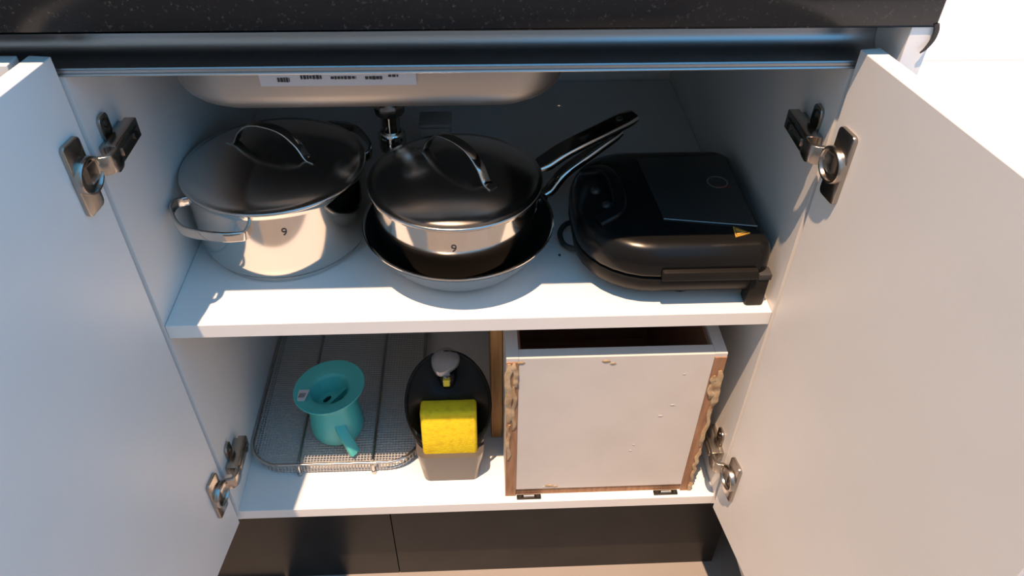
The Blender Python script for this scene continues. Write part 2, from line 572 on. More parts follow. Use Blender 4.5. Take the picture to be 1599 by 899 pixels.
# drain trap under the bowl
trap = thing('drain_trap', 'chrome bottle trap with grey pipe hanging below the steel sink', 'pipe', (-0.0945, 0.235, 0.655))
bm = bmesh.new(); lathe(bm, [(0, 0.02), (0.011, 0.02), (0.011, 0.118), (0, 0.118)], 20); finish('tail_pipe', bm, 'steel', trap, 40)
bm = bmesh.new(); lathe(bm, [(0, 0), (0.014, 0), (0.016, 0.004), (0.016, 0.022), (0.013, 0.026), (0, 0.026)], 24); finish('trap_cup', bm, 'steel', trap, 40)
bm = bmesh.new(); lathe(bm, [(0.010, 0.050), (0.017, 0.050), (0.018, 0.053), (0.018, 0.060), (0.016, 0.063), (0.010, 0.063)], 12); finish('slip_nut', bm, 'hingesteel', trap, 20)
bm = bmesh.new()
sweep(bm, smooth_path([(0.0, 0.0, 0.072), (0.02, 0.02, 0.072), (0.03, 0.06, 0.070), (0.03, 0.16, 0.068), (0.03, 0.319, 0.066)], 6), circ(0.010, 14))
finish('waste_pipe', bm, 'pvc', trap, 50)
wb = thing('junction_box', 'small grey plastic box on the shelf behind the saucepan lid', 'box', (-0.046, 0.31, ZS))
bm = bmesh.new(); box(bm, -0.020, 0.020, -0.015, 0.020, 0, 0.060, 0.003); finish('body', bm, 'pvc', wb, 40)
bm = bmesh.new(); box(bm, -0.021, 0.021, -0.016, 0.021, 0.060, 0.066, 0.002); finish('lid', bm, 'pvc', wb, 40)

# ------------------------------------------------------------------ cookware
def lid_of(name, label, c, r, zrim, dome, hdir, hlen, hh, grp=None):
    """domed lid with a rolled rim and an arched flat strap handle; c = centre, zrim above the shelf"""
    t = thing(name, label, 'lid', (c[0], c[1], ZS + zrim))
    bm = bmesh.new()
    prof = [(0, dome)]
    for k in range(1, 11):
        q = k / 10
        prof.append((r * 0.93 * q, dome * (1 - q ** 2.2) + 0.003))
    prof += [(r * 0.955, 0.0012), (r * 0.985, 0.0016), (r, 0.0008), (r * 1.004, -0.0006), (r, -0.0018), (r * 0.95, -0.0016), (r * 0.93, 0.001)]
    for k in range(9, 0, -1):
        q = k / 10
        prof.append((r * 0.93 * q, dome * (1 - q ** 2.2) + 0.0016))
    prof.append((0, dome - 0.0014))
    prof[0] = (0, dome + 0.003)
    lathe(bm, prof, 72)
    finish('dome', bm, 'lid', t, 50)
    d = Vector((math.cos(hdir), math.sin(hdir), 0))
    zat = lambda q: dome * (1 - (abs(q) / (r * 0.93)) ** 2.2) + 0.0035
    L = hlen / 2
    z0 = zat(L)
    pts = [d * -(L + 0.010) + Vector((0, 0, zat(L + 0.010))), d * -L + Vector((0, 0, z0 + 0.001)), d * -(L * 0.80) + Vector((0, 0, z0 + hh * 0.50)), d * -(L * 0.45) + Vector((0, 0, z0 + hh * 0.90)),
           Vector((0, 0, z0 + hh)), d * (L * 0.45) + Vector((0, 0, z0 + hh * 0.90)), d * (L * 0.80) + Vector((0, 0, z0 + hh * 0.50)), d * L + Vector((0, 0, z0 + 0.001)), d * (L + 0.010) + Vector((0, 0, zat(L + 0.010)))]
    side = d.cross(Vector((0, 0, 1)))
    bm = bmesh.new()
    P = smooth_path(pts, 6)
    sec = rrect2(0.0011, 0.0055, 0.0008, 2)
    sweep(bm, P, sec, side)
    finish('handle', bm, 'steel', t, 50)
    return t


def wall_prof(prof, th):
    """outer profile + inner return"""
    return prof + [(max(r - th, 0), z + (th if i < 2 else 0)) for i, (r, z) in reversed(list(enumerate(prof)))]


# big two-handled pot
PC = (-0.2172, 0.1540)
pot = thing('stock_pot', 'large two-handled stainless steel pot against the left panel', 'pot', (PC[0], PC[1], ZS))
bm = bmesh.new()
lathe(bm, [(0, 0.0062), (0.085, 0.0062), (0.0915, 0.009), (0.0955, 0.016), (0.0970, 0.028), (0.0975, 0.090), (0.0985, 0.0965), (0.1005, 0.0985), (0.1005, 0.0995), (0.0975, 0.0990), (0.0960, 0.095),
           (0.0957, 0.030), (0.0935, 0.019), (0.090, 0.0115), (0.084, 0.008), (0, 0.008)], 72)
finish('body', bm, 'steel', pot, 50)
bm = bmesh.new()
lathe(bm, [(0, 0.0), (0.086, 0.0), (0.0875, 0.0015), (0.0875, 0.0052), (0.0855, 0.0064), (0, 0.0064)], 64)
b_ = finish('base_disc', bm, 'lid', pot, 40)
for az in (math.radians(234), math.radians(54)):
    bm = bmesh.new()
    R0 = 0.0965
    half = math.radians(29)
    e = lambda a, r_, z: (r_ * math.cos(az + a), r_ * math.sin(az + a), z)
    pts = [e(-half, R0, 0.079), e(-half, R0 + 0.008, 0.079), e(-half * 0.93, R0 + 0.0145, 0.081), e(-half * 0.62, R0 + 0.022, 0.083), e(0, R0 + 0.030, 0.084),
           e(half * 0.62, R0 + 0.022, 0.083), e(half * 0.93, R0 + 0.0145, 0.081), e(half, R0 + 0.008, 0.079), e(half, R0, 0.079)]
    sweep(bm, smooth_path(pts, 5), rrect2(0.0018, 0.0058, 0.0014, 3))
    finish('side_handle', bm, 'steel', pot, 50)


def wall_text(s, az, r, z, size, parent):
    x = Vector((-math.sin(az), math.cos(az), 0))
    n = Vector((math.cos(az), math.sin(az), 0))
    mt = Matrix(((x.x, 0, n.x, n.x * r), (x.y, 0, n.y, n.y * r), (0, 1, 0, z), (0, 0, 0, 1)))
    return text_mesh('engraved_mark', s, size, 'ink', parent, mt)


wall_text('9', math.radians(-76), 0.0976, 0.074, 0.013, pot)
lid_of('domed_lid', 'large domed steel lid on the two-handled pot', PC, 0.1005, 0.0995, 0.016, math.radians(-24), 0.092, 0.030)

# frying pan below the saucepan
FC = (-0.0144, 0.109)
fry = thing('frying_pan', 'shallow steel frying pan with black non-stick inside, holding the saucepan', 'pan', (FC[0], FC[1], ZS))
bm = bmesh.new()
fo = [(0, 0.0), (0.060, 0.0), (0.066, 0.0015), (0.072, 0.006), (0.088, 0.022), (0.098, 0.038), (0.1045, 0.0495), (0.1065, 0.0510), (0.1065, 0.0522), (0.1035, 0.0520)]
fi = [(0.1020, 0.0500), (0.0955, 0.0385), (0.0858, 0.0232), (0.070, 0.0080), (0.060, 0.0040), (0, 0.0040)]
lathe(bm, fo + fi, 72)
finish('body', bm, 'steel', fry, 50)
bm = bmesh.new()
fi2 = [(r_ - 0.0002, z_ + 0.0004) for r_, z_ in [(0.1030, 0.0516)] + fi]
fi2[-1] = (0, 0.0044)
lathe(bm, fi2, 72)
finish('coating', bm, 'nonstick', fry, 50)
HD = math.radians(40)


def long_handle(parent, r0, z0, az, L, rise, wid, name='handle'):
    d = Vector((math.cos(az), math.sin(az), 0))
    pts = [d * (r0 - 0.003) + Vector((0, 0, z0)), d * (r0 + 0.02) + Vector((0, 0, z0 + 0.004)), d * (r0 + L * 0.35) + Vector((0, 0, z0 + rise * 0.42)), d * (r0 + L * 0.7) + Vector((0, 0, z0 + rise * 0.74)), d * (r0 + L) + Vector((0, 0, z0 + rise))]
    P = smooth_path(pts, 6)
    n = len(P)
    sc = [0.55 + 0.45 * min(1, 4 * i / n) for i in range(n)]
    sc[-1] = 0.80; sc[-2] = 0.95
    bm = bmesh.new()
    sweep(bm, P, rrect2(wid, 0.0052, 0.0042, 4), (0, 0, 1), False, sc)
    h = finish(name, bm, 'steel', parent, 50)
    bm = bmesh.new()
    box(bm, r0 - 0.004, r0 + 0.012, -0.012, 0.012, z0 - 0.008, z0 + 0.006, 0.002, Matrix.Rotation(az, 4, 'Z'))
    finish('handle_bracket', bm, 'steel', parent, 40)
    # hanging hole ring near the tip
    q = P[-4]
    bm = bmesh.new()
    lathe(bm, [(0.0026, -0.0062), (0.0042, -0.0062), (0.0046, 0.0), (0.0042, 0.0060), (0.0026, 0.0060)], 16, tuple(q), closed=True)
    finish('hanging_eyelet', bm, 'darksteel', h, 40)
    return h


long_handle(fry, 0.099, 0.045, math.radians(28), 0.118, 0.055, 0.0080)

# saucepan nested in the frying pan
SCN = (-0.0160, 0.1135)
sau = thing('saucepan', 'stainless steel saucepan standing in the frying pan', 'pan', (SCN[0], SCN[1], ZS + 0.0135))
bm = bmesh.new()
lathe(bm, [(0, 0.0), (0.066, 0.0), (0.072, 0.002), (0.077, 0.008), (0.083, 0.022), (0.0895, 0.042), (0.0905, 0.050), (0.0905, 0.082), (0.0945, 0.085), (0.0945, 0.0862), (0.0905, 0.0860), (0.0890, 0.082),
           (0.0890, 0.050), (0.088, 0.043), (0.0815, 0.023), (0.076, 0.0095), (0.071, 0.0035), (0, 0.0015)], 72)
finish('body', bm, 'steel', sau, 50)
long_handle(sau, 0.089, 0.072, math.radians(25), 0.140, 0.036, 0.0128)
wall_text('9', math.radians(-91), 0.0907, 0.063, 0.013, sau)
lid_of('domed_lid', 'domed steel lid on the saucepan in the frying pan', SCN, 0.0945, 0.1018, 0.016, math.radians(-46), 0.095, 0.032)

# ------------------------------------------------------------------ sandwich maker
sm = thing('sandwich_maker', 'black electric sandwich maker lying on the shelf by the right panel', 'appliance', (0.212, 0.112, ZS))
ox, oy = 0.212, 0.112
X0, X1, Y0, Y1 = 0.112 - ox, 0.3125 - ox, 0.012 - oy, 0.214 - oy


def sm_loop(ins, z, dz=0.0):
    R = (0.030, 0.075, 0.080, 0.020)
    return [(x, y, z) for x, y in rrect(X0 + ins, X1 - ins * 0.6, Y0 + ins, Y1 - ins, tuple(max(q - ins, 0.006) for q in R), 8)]


bm = bmesh.new()
loft(bm, [sm_loop(0.022, 0.010), sm_loop(0.010, 0.014), sm_loop(0.003, 0.022), sm_loop(0.0005, 0.034), sm_loop(0.002, 0.0375), sm_loop(0.006, 0.0385)])
finish('lower_shell', bm, 'blackm', sm, 40)
bm = bmesh.new()
loft(bm, [sm_loop(0.0075, 0.0375), sm_loop(0.0075, 0.0415)])
finish('seal_gap', bm, 'rubber', sm)
bm = bmesh.new()
loft(bm, [sm_loop(0.006, 0.0405), sm_loop(0.0015, 0.0420), sm_loop(0.0, 0.046), sm_loop(0.001, 0.060), sm_loop(0.004, 0.069), sm_loop(0.009, 0.0745), sm_loop(0.018, 0.078), sm_loop(0.040, 0.0800)])
finish('upper_shell', bm, 'blackp', sm, 45)
# metal cover plate
bm = bmesh.new()
pl = [(0.1945 - ox, 0.182 - oy), (0.2985 - ox, 0.186 - oy), (0.2985 - ox, 0.046 - oy), (0.2030 - ox, 0.062 - oy)]
prism(bm, pl, 0.078, 0.0815, 'z', 0.0012)
tpl = finish('cover_plate', bm, 'topplate', sm, 40)
tpl['label'] = 'dark grey metal cover plate'
bm = bmesh.new()
sweep(bm, [(pl[3][0], pl[3][1] - 0.0004, 0.0808), (pl[2][0], pl[2][1] - 0.0004, 0.0808)], rrect2(0.0006, 0.0006, 0.0002, 1))
finish('bright_edge', bm, 'edge', tpl)
# emblem: thin ring and a red word mark
bm = bmesh.new()
lathe(bm, [(0.0105, 0.0), (0.0118, 0.0), (0.0118, 0.0005), (0.0105, 0.0005)], 32, (0.2765 - ox, 0.128 - oy, 0.0815), closed=True)
finish('emblem_ring', bm, 'edge', tpl)
bm = bmesh.new()
for k in range(5):
    box(bm, 0.2745 - ox + k * 0.0030, 0.2767 - ox + k * 0.0030, 0.1165 - oy, 0.1205 - oy, 0.0815, 0.0819)
finish('emblem_print', bm, 'red', tpl)
# triangular warning sticker
bm = bmesh.new()
tri = [(0.2730 - ox, 0.0455 - oy), (0.2885 - ox, 0.0360 - oy), (0.2720 - ox, 0.0305 - oy)]
mt_ = Matrix.Rotation(0, 4, 'X')
prism(bm, tri, 0.0770, 0.0795)
for v in bm.verts:
    v.co.z += (v.co.y + oy - 0.030) * 0.10
ws = finish('warning_sticker', bm, 'orange', sm)
ws['label'] = 'yellow triangular hot surface sticker'
bm = bmesh.new()
ct = (sum(p[0] for p in tri) / 3, sum(p[1] for p in tri) / 3)
ti = [(ct[0] + (p[0] - ct[0]) * 0.70, ct[1] + (p[1] - ct[1]) * 0.70) for p in tri]
to = [(ct[0] + (p[0] - ct[0]) * 0.86, ct[1] + (p[1] - ct[1]) * 0.86) for p in tri]
for i in range(3):
    j = (i + 1) % 3
    prism(bm, [to[i], to[j], ti[j], ti[i]], 0.0795, 0.0797)
for k in range(3):
    cx = ct[0] - 0.0028 + k * 0.0018
    prism(bm, rrect(cx - 0.0004, cx + 0.0004, ct[1] - 0.0022 + k * 0.0004, ct[1] + 0.0022 - k * 0.0006, 0.0003, 1), 0.0795, 0.0797)
for v in bm.verts:
    v.co.z += (v.co.y + oy - 0.030) * 0.10
finish('warning_print', bm, 'ink', ws)
# handle recess with two glossy indicator lenses and the latch
bm = bmesh.new()
pts = [(0.129 - ox, 0.160 - oy, 0.0765), (0.152 - ox, 0.150 - oy, 0.0835), (0.160 - ox, 0.112 - oy, 0.0855), (0.156 - ox, 0.075 - oy, 0.0840), (0.134 - ox, 0.062 - oy, 0.0765)]
sweep(bm, smooth_path(pts, 6), rrect2(0.008, 0.0045, 0.0035, 3))
finish('handle', bm, 'blackp', sm, 50)
for px_, py_ in ((0.138, 0.118), (0.147, 0.090)):
    bm = bmesh.new()
    lathe(bm, [(0, 0.0045), (0.003, 0.004), (0.0055, 0.002), (0.006, 0.0), (0.006, -0.003), (0, -0.003)], 20, (px_ - ox, py_ - oy, 0.079))
    finish('indicator_light', bm, 'topplate', sm, 50)
bm = bmesh.new()
box(bm, 0.196 - ox, 0.296 - ox, 0.0065 - oy, 0.022 - oy, 0.040, 0.052, 0.0018)
finish('front_ledge', bm, 'blackm', sm, 40)
bm = bmesh.new()
for q0, q1 in ((0.0105, 0.030), (0.190, 0.209)):
    bm = bmesh.new()
    box(bm, 0.292 - ox, 0.3122 - ox, q0 - oy, q1 - oy, 0.0, 0.038, 0.003)
    finish('hinge_leg', bm, 'blackm', sm, 40)
bm = bmesh.new()
box(bm, 0.299 - ox, 0.3128 - ox, 0.0098 - oy, 0.024 - oy, 0.0365, 0.0440, 0.001)
finish('hinge_block', bm, 'rubber', sm, 40)
for px_, py_ in ((0.228, 0.052), (0.150, 0.085), (0.150, 0.155), (0.235, 0.185)):
    bm = bmesh.new()
    lathe(bm, [(0, 0), (0.016, 0), (0.018, 0.003), (0.017, 0.013), (0, 0.013)], 20, (px_ - ox, py_ - oy, 0))
    finish('foot', bm, 'blackm', sm, 40)
bm = bmesh.new()
pts = [(0.130 - ox, 0.152 - oy, 0.012), (0.113 - ox, 0.148 - oy, 0.013), (0.1035 - ox, 0.134 - oy, 0.011), (0.1055 - ox, 0.115 - oy, 0.009), (0.116 - ox, 0.104 - oy, 0.010), (0.136 - ox, 0.104 - oy, 0.008)]
sweep(bm, smooth_path(pts, 6), circ(0.0032, 10))
finish('power_cord', bm, 'rubber', sm, 50)
bm = bmesh.new()
bmesh.ops.create_icosphere(bm, subdivisions=1, radius=0.0017)
for v in bm.verts:
    v.co.z *= 0.7
tag(finish('crumb', bm, 'rubber', None, None, (0.1005, 0.1035, ZS + 0.001)), 'tiny dark crumb on the shelf beside the sandwich maker', 'crumb')

# ------------------------------------------------------------------ wire rack
RX0, RX1, RY0, RY1, RZ = -0.3165, -0.0818, 0.056, 0.440, 0.022
rk = thing('wire_rack', 'chrome wire mesh rack lying on the cabinet floor', 'rack', (-0.198, 0.25, ZB))
kx, ky = -0.198, 0.25
RR = 0.045
for nm, zz, ins, rad in (('upper_frame', RZ, 0.0, 0.0021), ('lower_frame', 0.0045, 0.003, 0.0017)):
    bm = bmesh.new()
    lp = [(x - kx, y - ky, zz) for x, y in rrect(RX0 + ins, RX1 - ins, RY0 + ins, RY1 - ins, RR, 8)]
    sweep(bm, lp, circ(rad, 8), (0, 0, 1), True)
    finish(nm, bm, 'wire', rk, 50)
for x in (-0.2475, -0.1455):
    bm = bmesh.new()
    pts = [(x - kx, RY0 - ky - 0.0015, 0.0045), (x - kx, RY0 - ky - 0.0005, 0.018), (x - kx, RY0 - ky + 0.006, RZ - 0.0028), (x - kx, RY0 - ky + 0.05, RZ - 0.0034), (x - kx, RY1 - ky - 0.05, RZ - 0.0034), (x - kx, RY1 - ky - 0.006, RZ - 0.0028), (x - kx, RY1 - ky, 0.018), (x - kx, RY1 - ky, 0.0045)]
    sweep(bm, smooth_path(pts, 5), circ(0.0022, 8), (1, 0, 0))
    finish('support_bar', bm, 'wire', rk, 50)
    bm = bmesh.new()
    sweep(bm, [(x - kx, RY0 - ky + 0.004, RZ + 0.0005), (x - kx, RY1 - ky - 0.004, RZ + 0.0005)], circ(0.0020, 8), (1, 0, 0))
    finish('top_bar', bm, 'wire', rk, 50)
    for yy in (RY0, RY1):
        bm = bmesh.new()
        lathe(bm, [(0, 0), (0.0030, 0), (0.0034, 0.002), (0.0030, 0.006), (0, 0.006)], 12, (x - kx, yy - ky - 0.0015, 0.0))
        finish('foot', bm, 'wire', rk, 40)


def chord(t, lo, hi, r, a0, a1):
    """clip the wire at t to the rounded corners: shortened (a0, a1)"""
    d = min(t - lo, hi - t)
    if d >= r:
        return a0, a1
    k = r - math.sqrt(max(r * r - (r - d) ** 2, 0))
    return a0 + k, a1 - k


bm = bmesh.new()
w = 0.00045
p = 0.0042
n = int((RX1 - RX0) / p)
for i in range(1, n):
    x = RX0 + (RX1 - RX0) * i / n
    y0, y1 = chord(x, RX0, RX1, RR, RY0, RY1)
    box(bm, x - w - kx, x + w - kx, y0 - ky, y1 - ky, RZ - w - 0.0006, RZ + w - 0.0006)
n = int((RY1 - RY0) / p)
for i in range(1, n):
    y = RY0 + (RY1 - RY0) * i / n
    x0, x1 = chord(y, RY0, RY1, RR, RX0, RX1)
    box(bm, x0 - kx, x1 - kx, y - w - ky, y + w - ky, RZ - w - 0.0014, RZ + w - 0.0014)
# upright mesh around the rim
lp = rrect(RX0 + 0.0012, RX1 - 0.0012, RY0 + 0.0012, RY1 - 0.0012, RR, 12)
for i in range(len(lp)):
    a, b = Vector(lp[i]), Vector(lp[(i + 1) % len(lp)])
    m = max(1, int((b - a).length / p))
    for k in range(m):
        q = a + (b - a) * k / m
        box(bm, q.x - w - kx, q.x + w - kx, q.y - w - ky, q.y + w - ky, 0.004, RZ)
for zz in (0.0090, 0.0135, 0.0178):
    sweep(bm, [(x - kx, y - ky, zz) for x, y in lp], circ(0.0005, 4), (0, 0, 1), True)
ms = finish('wire_mesh', bm, 'mesh', rk)
ms['kind'] = 'stuff'

# ------------------------------------------------------------------ teal dripper
td = thing('teal_dripper', 'teal plastic hat-shaped dripper standing on the wire rack', 'dripper', (-0.1990, 0.1175, ZB + RZ + 0.0024))
bm = bmesh.new()
po = [(0, 0.0), (0.030, 0.0), (0.0345, 0.002), (0.0365, 0.007), (0.0370, 0.016), (0.0345, 0.040), (0.0325, 0.058), (0.0325, 0.068), (0.0350, 0.0745), (0.0485, 0.0788), (0.0490, 0.0800), (0.0484, 0.0810),
      (0.0380, 0.0782), (0.0290, 0.0766), (0.0268, 0.0750), (0.0258, 0.070), (0.0245, 0.060), (0.0220, 0.0505), (0.0220, 0.0485)]
lathe(bm, po, 56)
for v in bm.verts:
    f = min(max((v.co.z - 0.040) / 0.04, 0), 1)
    v.co.z += f * v.co.x * 0.10
    v.co.y += f * 0.006
    v.co.x += -f * 0.003
finish('body', bm, 'teal', td, 45)
bm = bmesh.new()
NA, NB = 96, 16


def in_slot(x, y):
    for k in range(3):
        q = math.radians(20 + 120 * k)
        u, v = x * math.cos(q) + y * math.sin(q), -x * math.sin(q) + y * math.cos(q)
        if ((u - 0.0125) / 0.0036) ** 2 + (v / 0.0072) ** 2 < 1:
            return True
    return False


grid = {}
for lay, zz in enumerate((0.0486, 0.0502)):
    for i in range(NB + 1):
        for a_ in range(NA):
            rr = 0.0225 * (0.06 + 0.94 * i / NB)
            grid[lay, i, a_] = bm.verts.new((rr * math.cos(2 * PI * a_ / NA) - 0.0007, rr * math.sin(2 * PI * a_ / NA) + 0.0014, zz))
    bm.faces.new([grid[lay, 0, a_] for a_ in range(NA)])
solid = {}
for i in range(NB):
    for a_ in range(NA):
        rr = 0.0225 * (0.06 + 0.94 * (i + 0.5) / NB)
        t_ = 2 * PI * (a_ + 0.5) / NA
        solid[i, a_] = not in_slot(rr * math.cos(t_), rr * math.sin(t_))
for (i, a_), ok_ in solid.items():
    if not ok_:
        continue
    b_ = (a_ + 1) % NA
    for lay in (0, 1):
        bm.faces.new((grid[lay, i, a_], grid[lay, i, b_], grid[lay, i + 1, b_], grid[lay, i + 1, a_]))
    for (ni, na), e0, e1 in (((i - 1, a_), (i, a_), (i, b_)), ((i + 1, a_), (i + 1, a_), (i + 1, b_)), ((i, (a_ - 1) % NA), (i, a_), (i + 1, a_)), ((i, b_), (i, b_), (i + 1, b_))):
        if (ni == NB) or (0 <= ni < NB and not solid[ni, na]):
            bm.faces.new((grid[0, e0[0], e0[1]], grid[0, e1[0], e1[1]], grid[1, e1[0], e1[1]], grid[1, e0[0], e0[1]]))
bmesh.ops.delete(bm, geom=[v for v in bm.verts if not v.link_faces], context='VERTS')
finish('slotted_floor', bm, 'teal', td)
bm = bmesh.new()
prism(bm, rrect2(0.0012, 0.018, 0.001, 2), 0.046, 0.060)
bmesh.ops.transform(bm, matrix=Matrix.Translation((0.005, 0.006, 0)) @ Matrix.Rotation(math.radians(-35), 4, 'Z'), verts=bm.verts)
finish('inner_rib', bm, 'teal', td, 40)
bm = bmesh.new()
sweep(bm, smooth_path([(0.010, -0.028, 0.040), (0.016, -0.0375, 0.031), (0.0235, -0.0445, 0.017), (0.0285, -0.048, 0.003)], 5), rrect2(0.0075, 0.0040, 0.0018, 3), (0, 0, 1))
finish('spout', bm, 'teal', td, 50)
bm = bmesh.new()
box(bm, -0.008, 0.008, -0.010, 0.010, 0, 0.0006, 0, Matrix.Translation((-0.0385, -0.0055, 0.0762)) @ Matrix.Rotation(math.radians(-12), 4, 'Z') @ Matrix.Rotation(math.radians(-13), 4, 'Y'))
pl_ = finish('price_label', bm, 'paper', td)
bm = bmesh.new()
for k in range(5):
    box(bm, -0.0040 + k * 0.0020, -0.0030 + k * 0.0020, -0.004, 0.004, 0.0005, 0.0008, 0, Matrix.Translation((-0.0385, -0.0055, 0.0762)) @ Matrix.Rotation(math.radians(-12), 4, 'Z') @ Matrix.Rotation(math.radians(-13), 4, 'Y'))
finish('print', bm, 'ink', pl_)

# ------------------------------------------------------------------ soap and sponge caddy
cd_ = thing('soap_caddy', 'black oval soap dispenser caddy with smoky base on the cabinet floor', 'dispenser', (-0.0375, 0.09, ZB))
# local: x centred, y - 0.09, z above the cabinet floor
bm = bmesh.new()
lp0 = rrect(-0.0385, 0.0385, 0.038 - 0.09, 0.135 - 0.09, 0.010, 6)
lp1 = rrect(-0.0455, 0.0455, 0.0335 - 0.09, 0.140 - 0.09, 0.014, 6)
loft(bm, [[(x, y, 0.0) for x, y in rrect(-0.037, 0.037, 0.040 - 0.09, 0.133 - 0.09, 0.009, 6)], [(x, y, 0.002) for x, y in lp0], [(x, y, 0.058) for x, y in lp1]])
finish('base', bm, 'smoke', cd_, 40)
bm = bmesh.new()
NT, NR = 56, 14
A_, B_ = 0.0560, 0.0765                      # half axes of the oval face
tilt = math.radians(66)
e1 = Vector((1, 0, 0)); e2 = Vector((0, math.cos(tilt), math.sin(tilt))); en = Vector((0, -math.sin(tilt), math.cos(tilt)))
cen = Vector((0, -0.0180, 0.1195))


def bump_(u, v, cu, cv, ru, rv, p=4):
    d = (abs((u - cu) / ru) ** p + abs((v - cv) / rv) ** p)
    return 1.0 / (1.0 + d ** 2)


def face_pt(u, v):
    h = 0.010 * (1 - (u / A_) ** 2 - (v / B_) ** 2)
    h -= 0.036 * bump_(u, v, 0.0, -0.034, 0.044, 0.034)
    h -= 0.012 * bump_(u, v, 0.0, 0.040, 0.020, 0.022, 2)
    return cen + e1 * u + e2 * v + en * h


ctr = bm.verts.new(face_pt(0, 0))
rings = []
for i in range(1, NR + 1):
    q = i / NR
    rings.append([bm.verts.new(face_pt(A_ * q * math.cos(2 * PI * j / NT), B_ * q * math.sin(2 * PI * j / NT))) for j in range(NT)])
for j in range(NT):
    bm.faces.new((ctr, rings[0][j], rings[0][(j + 1) % NT]))
for a, b in zip(rings, rings[1:]):
    for j in range(NT):
        bm.faces.new((a[j], a[(j + 1) % NT], b[(j + 1) % NT], b[j]))
r1 = [bm.verts.new((v.co.x * 1.01, v.co.y + 0.004, v.co.z - 0.003)) for v in rings[-1]]
r2_ = [bm.verts.new((v.co.x * 0.80, max(v.co.y * 0.4 + 0.026, v.co.y + 0.006), max(0.050, v.co.z * 0.55 + 0.018))) for v in rings[-1]]
r3 = [bm.verts.new((v.co.x * 0.74, 0.046 if v.co.y > 0.0 else v.co.y * 0.55, 0.050)) for v in rings[-1]]
for a, b in zip([rings[-1], r1, r2_], [r1, r2_, r3]):
    for j in range(NT):
        bm.faces.new((a[j], a[(j + 1) % NT], b[(j + 1) % NT], b[j]))
bm.faces.new(r3)
finish('shell', bm, 'blackm', cd_, 60)
bm = bmesh.new()
lp = [cen + e1 * (A_ * 0.985 * math.cos(2 * PI * j / NT)) + e2 * (B_ * 0.985 * math.sin(2 * PI * j / NT)) + en * 0.0005 for j in range(NT)]
sweep(bm, lp, circ(0.0022, 8), tuple(en), True)
finish('rim', bm, 'blackp', cd_, 60)
# pump head
pc = face_pt(0.0, 0.042)
bm = bmesh.new()
lathe(bm, [(0, -0.016), (0.0125, -0.016), (0.0125, 0.006), (0.0105, 0.009), (0, 0.009)], 24, tuple(pc))
finish('pump_collar', bm, 'blackp', cd_, 40)
bm = bmesh.new()
lathe(bm, [(0, 0.008), (0.0045, 0.008), (0.0045, 0.022), (0, 0.022)], 16, tuple(pc))
finish('pump_stem', bm, 'chromeg', cd_, 40)
bm = bmesh.new()
hz = pc + Vector((-0.001, 0.002, 0.020))
hd = [((0.0172, 0.0160), 0.0), ((0.0185, 0.0175), 0.004), ((0.0182, 0.0172), 0.009), ((0.0150, 0.0145), 0.0125), ((0.008, 0.008), 0.0145)]
lps = []
for (rx, ry), z_ in hd:
    lps.append([(hz.x + rx * math.cos(2 * PI * j / 32), hz.y + ry * math.sin(2 * PI * j / 32) - (0.010 * max(0, -math.sin(2 * PI * j / 32 + 0.5)) ** 3 if z_ < 0.012 else 0), hz.z + z_) for j in range(32)])
loft(bm, lps)
finish('pump_head', bm, 'chromeg', cd_, 45)
bm = bmesh.new()
sweep(bm, [hz + Vector((0.0, -0.012, 0.003)), hz + Vector((0.001, -0.023, 0.000)), hz + Vector((0.001, -0.025, -0.008))], rrect2(0.0048, 0.0035, 0.002, 3), (0, 0.3, 1))
finish('pump_nozzle', bm, 'chromeg', cd_, 50)
bm = bmesh.new()
sweep(bm, [hz + Vector((0.001, -0.0245, -0.004)), hz + Vector((0.001, -0.0265, -0.013))], rrect2(0.0042, 0.0040, 0.0015, 3), (0, 1, 0))
nz = finish('nozzle_tip', bm, 'yplast', cd_, 50)
nz['label'] = 'yellow nozzle tip'
# the sponge
bm = bmesh.new()
box(bm, -0.0365, 0.0365, -0.0390, 0.0390, -0.0135, 0.0135, 0.0045, seg=3)
for v in bm.verts:
    v.co.z -= 0.0035 * (v.co.x / 0.037) ** 2
    v.co.y += 0.003 * (1 - (v.co.x / 0.037) ** 2)
sc0 = Vector((0.0005, 0.0555 - 0.09, 0.0905))
ts = math.radians(83)
f2 = Vector((0, math.cos(ts), math.sin(ts))); fn = Vector((0, -math.sin(ts), math.cos(ts)))
spg = finish('sponge', bm, 'yellow', None, 50)
spg.matrix_world = Matrix(((1, f2.x, fn.x, sc0.x - 0.0375), (0, f2.y, fn.y, sc0.y + 0.09), (0, f2.z, fn.z, sc0.z + ZB), (0, 0, 0, 1)))
tag(spg, 'yellow foam sponge held in the black soap caddy', 'sponge')

# ------------------------------------------------------------------ the white box with raw wooden edges
QX0, QX1, QY0, QY1, QZ1 = 0.0355, 0.2895, 0.0112, 0.290, 0.5158
bx = thing('wooden_box', 'white open-topped box with raw glue-stained wood edges', 'box', (0.1625, 0.15, ZB))
qx, qy = 0.1625, 0.15


def qbox(name, x0, x1, y0, y1, z0, z1, m, bev=0.0006, parent=None):
    b = bmesh.new()
    box(b, x0 - qx, x1 - qx, y0 - qy, y1 - qy, z0 - ZB, z1 - ZB, bev)
    return finish(name, b, m, parent or bx)


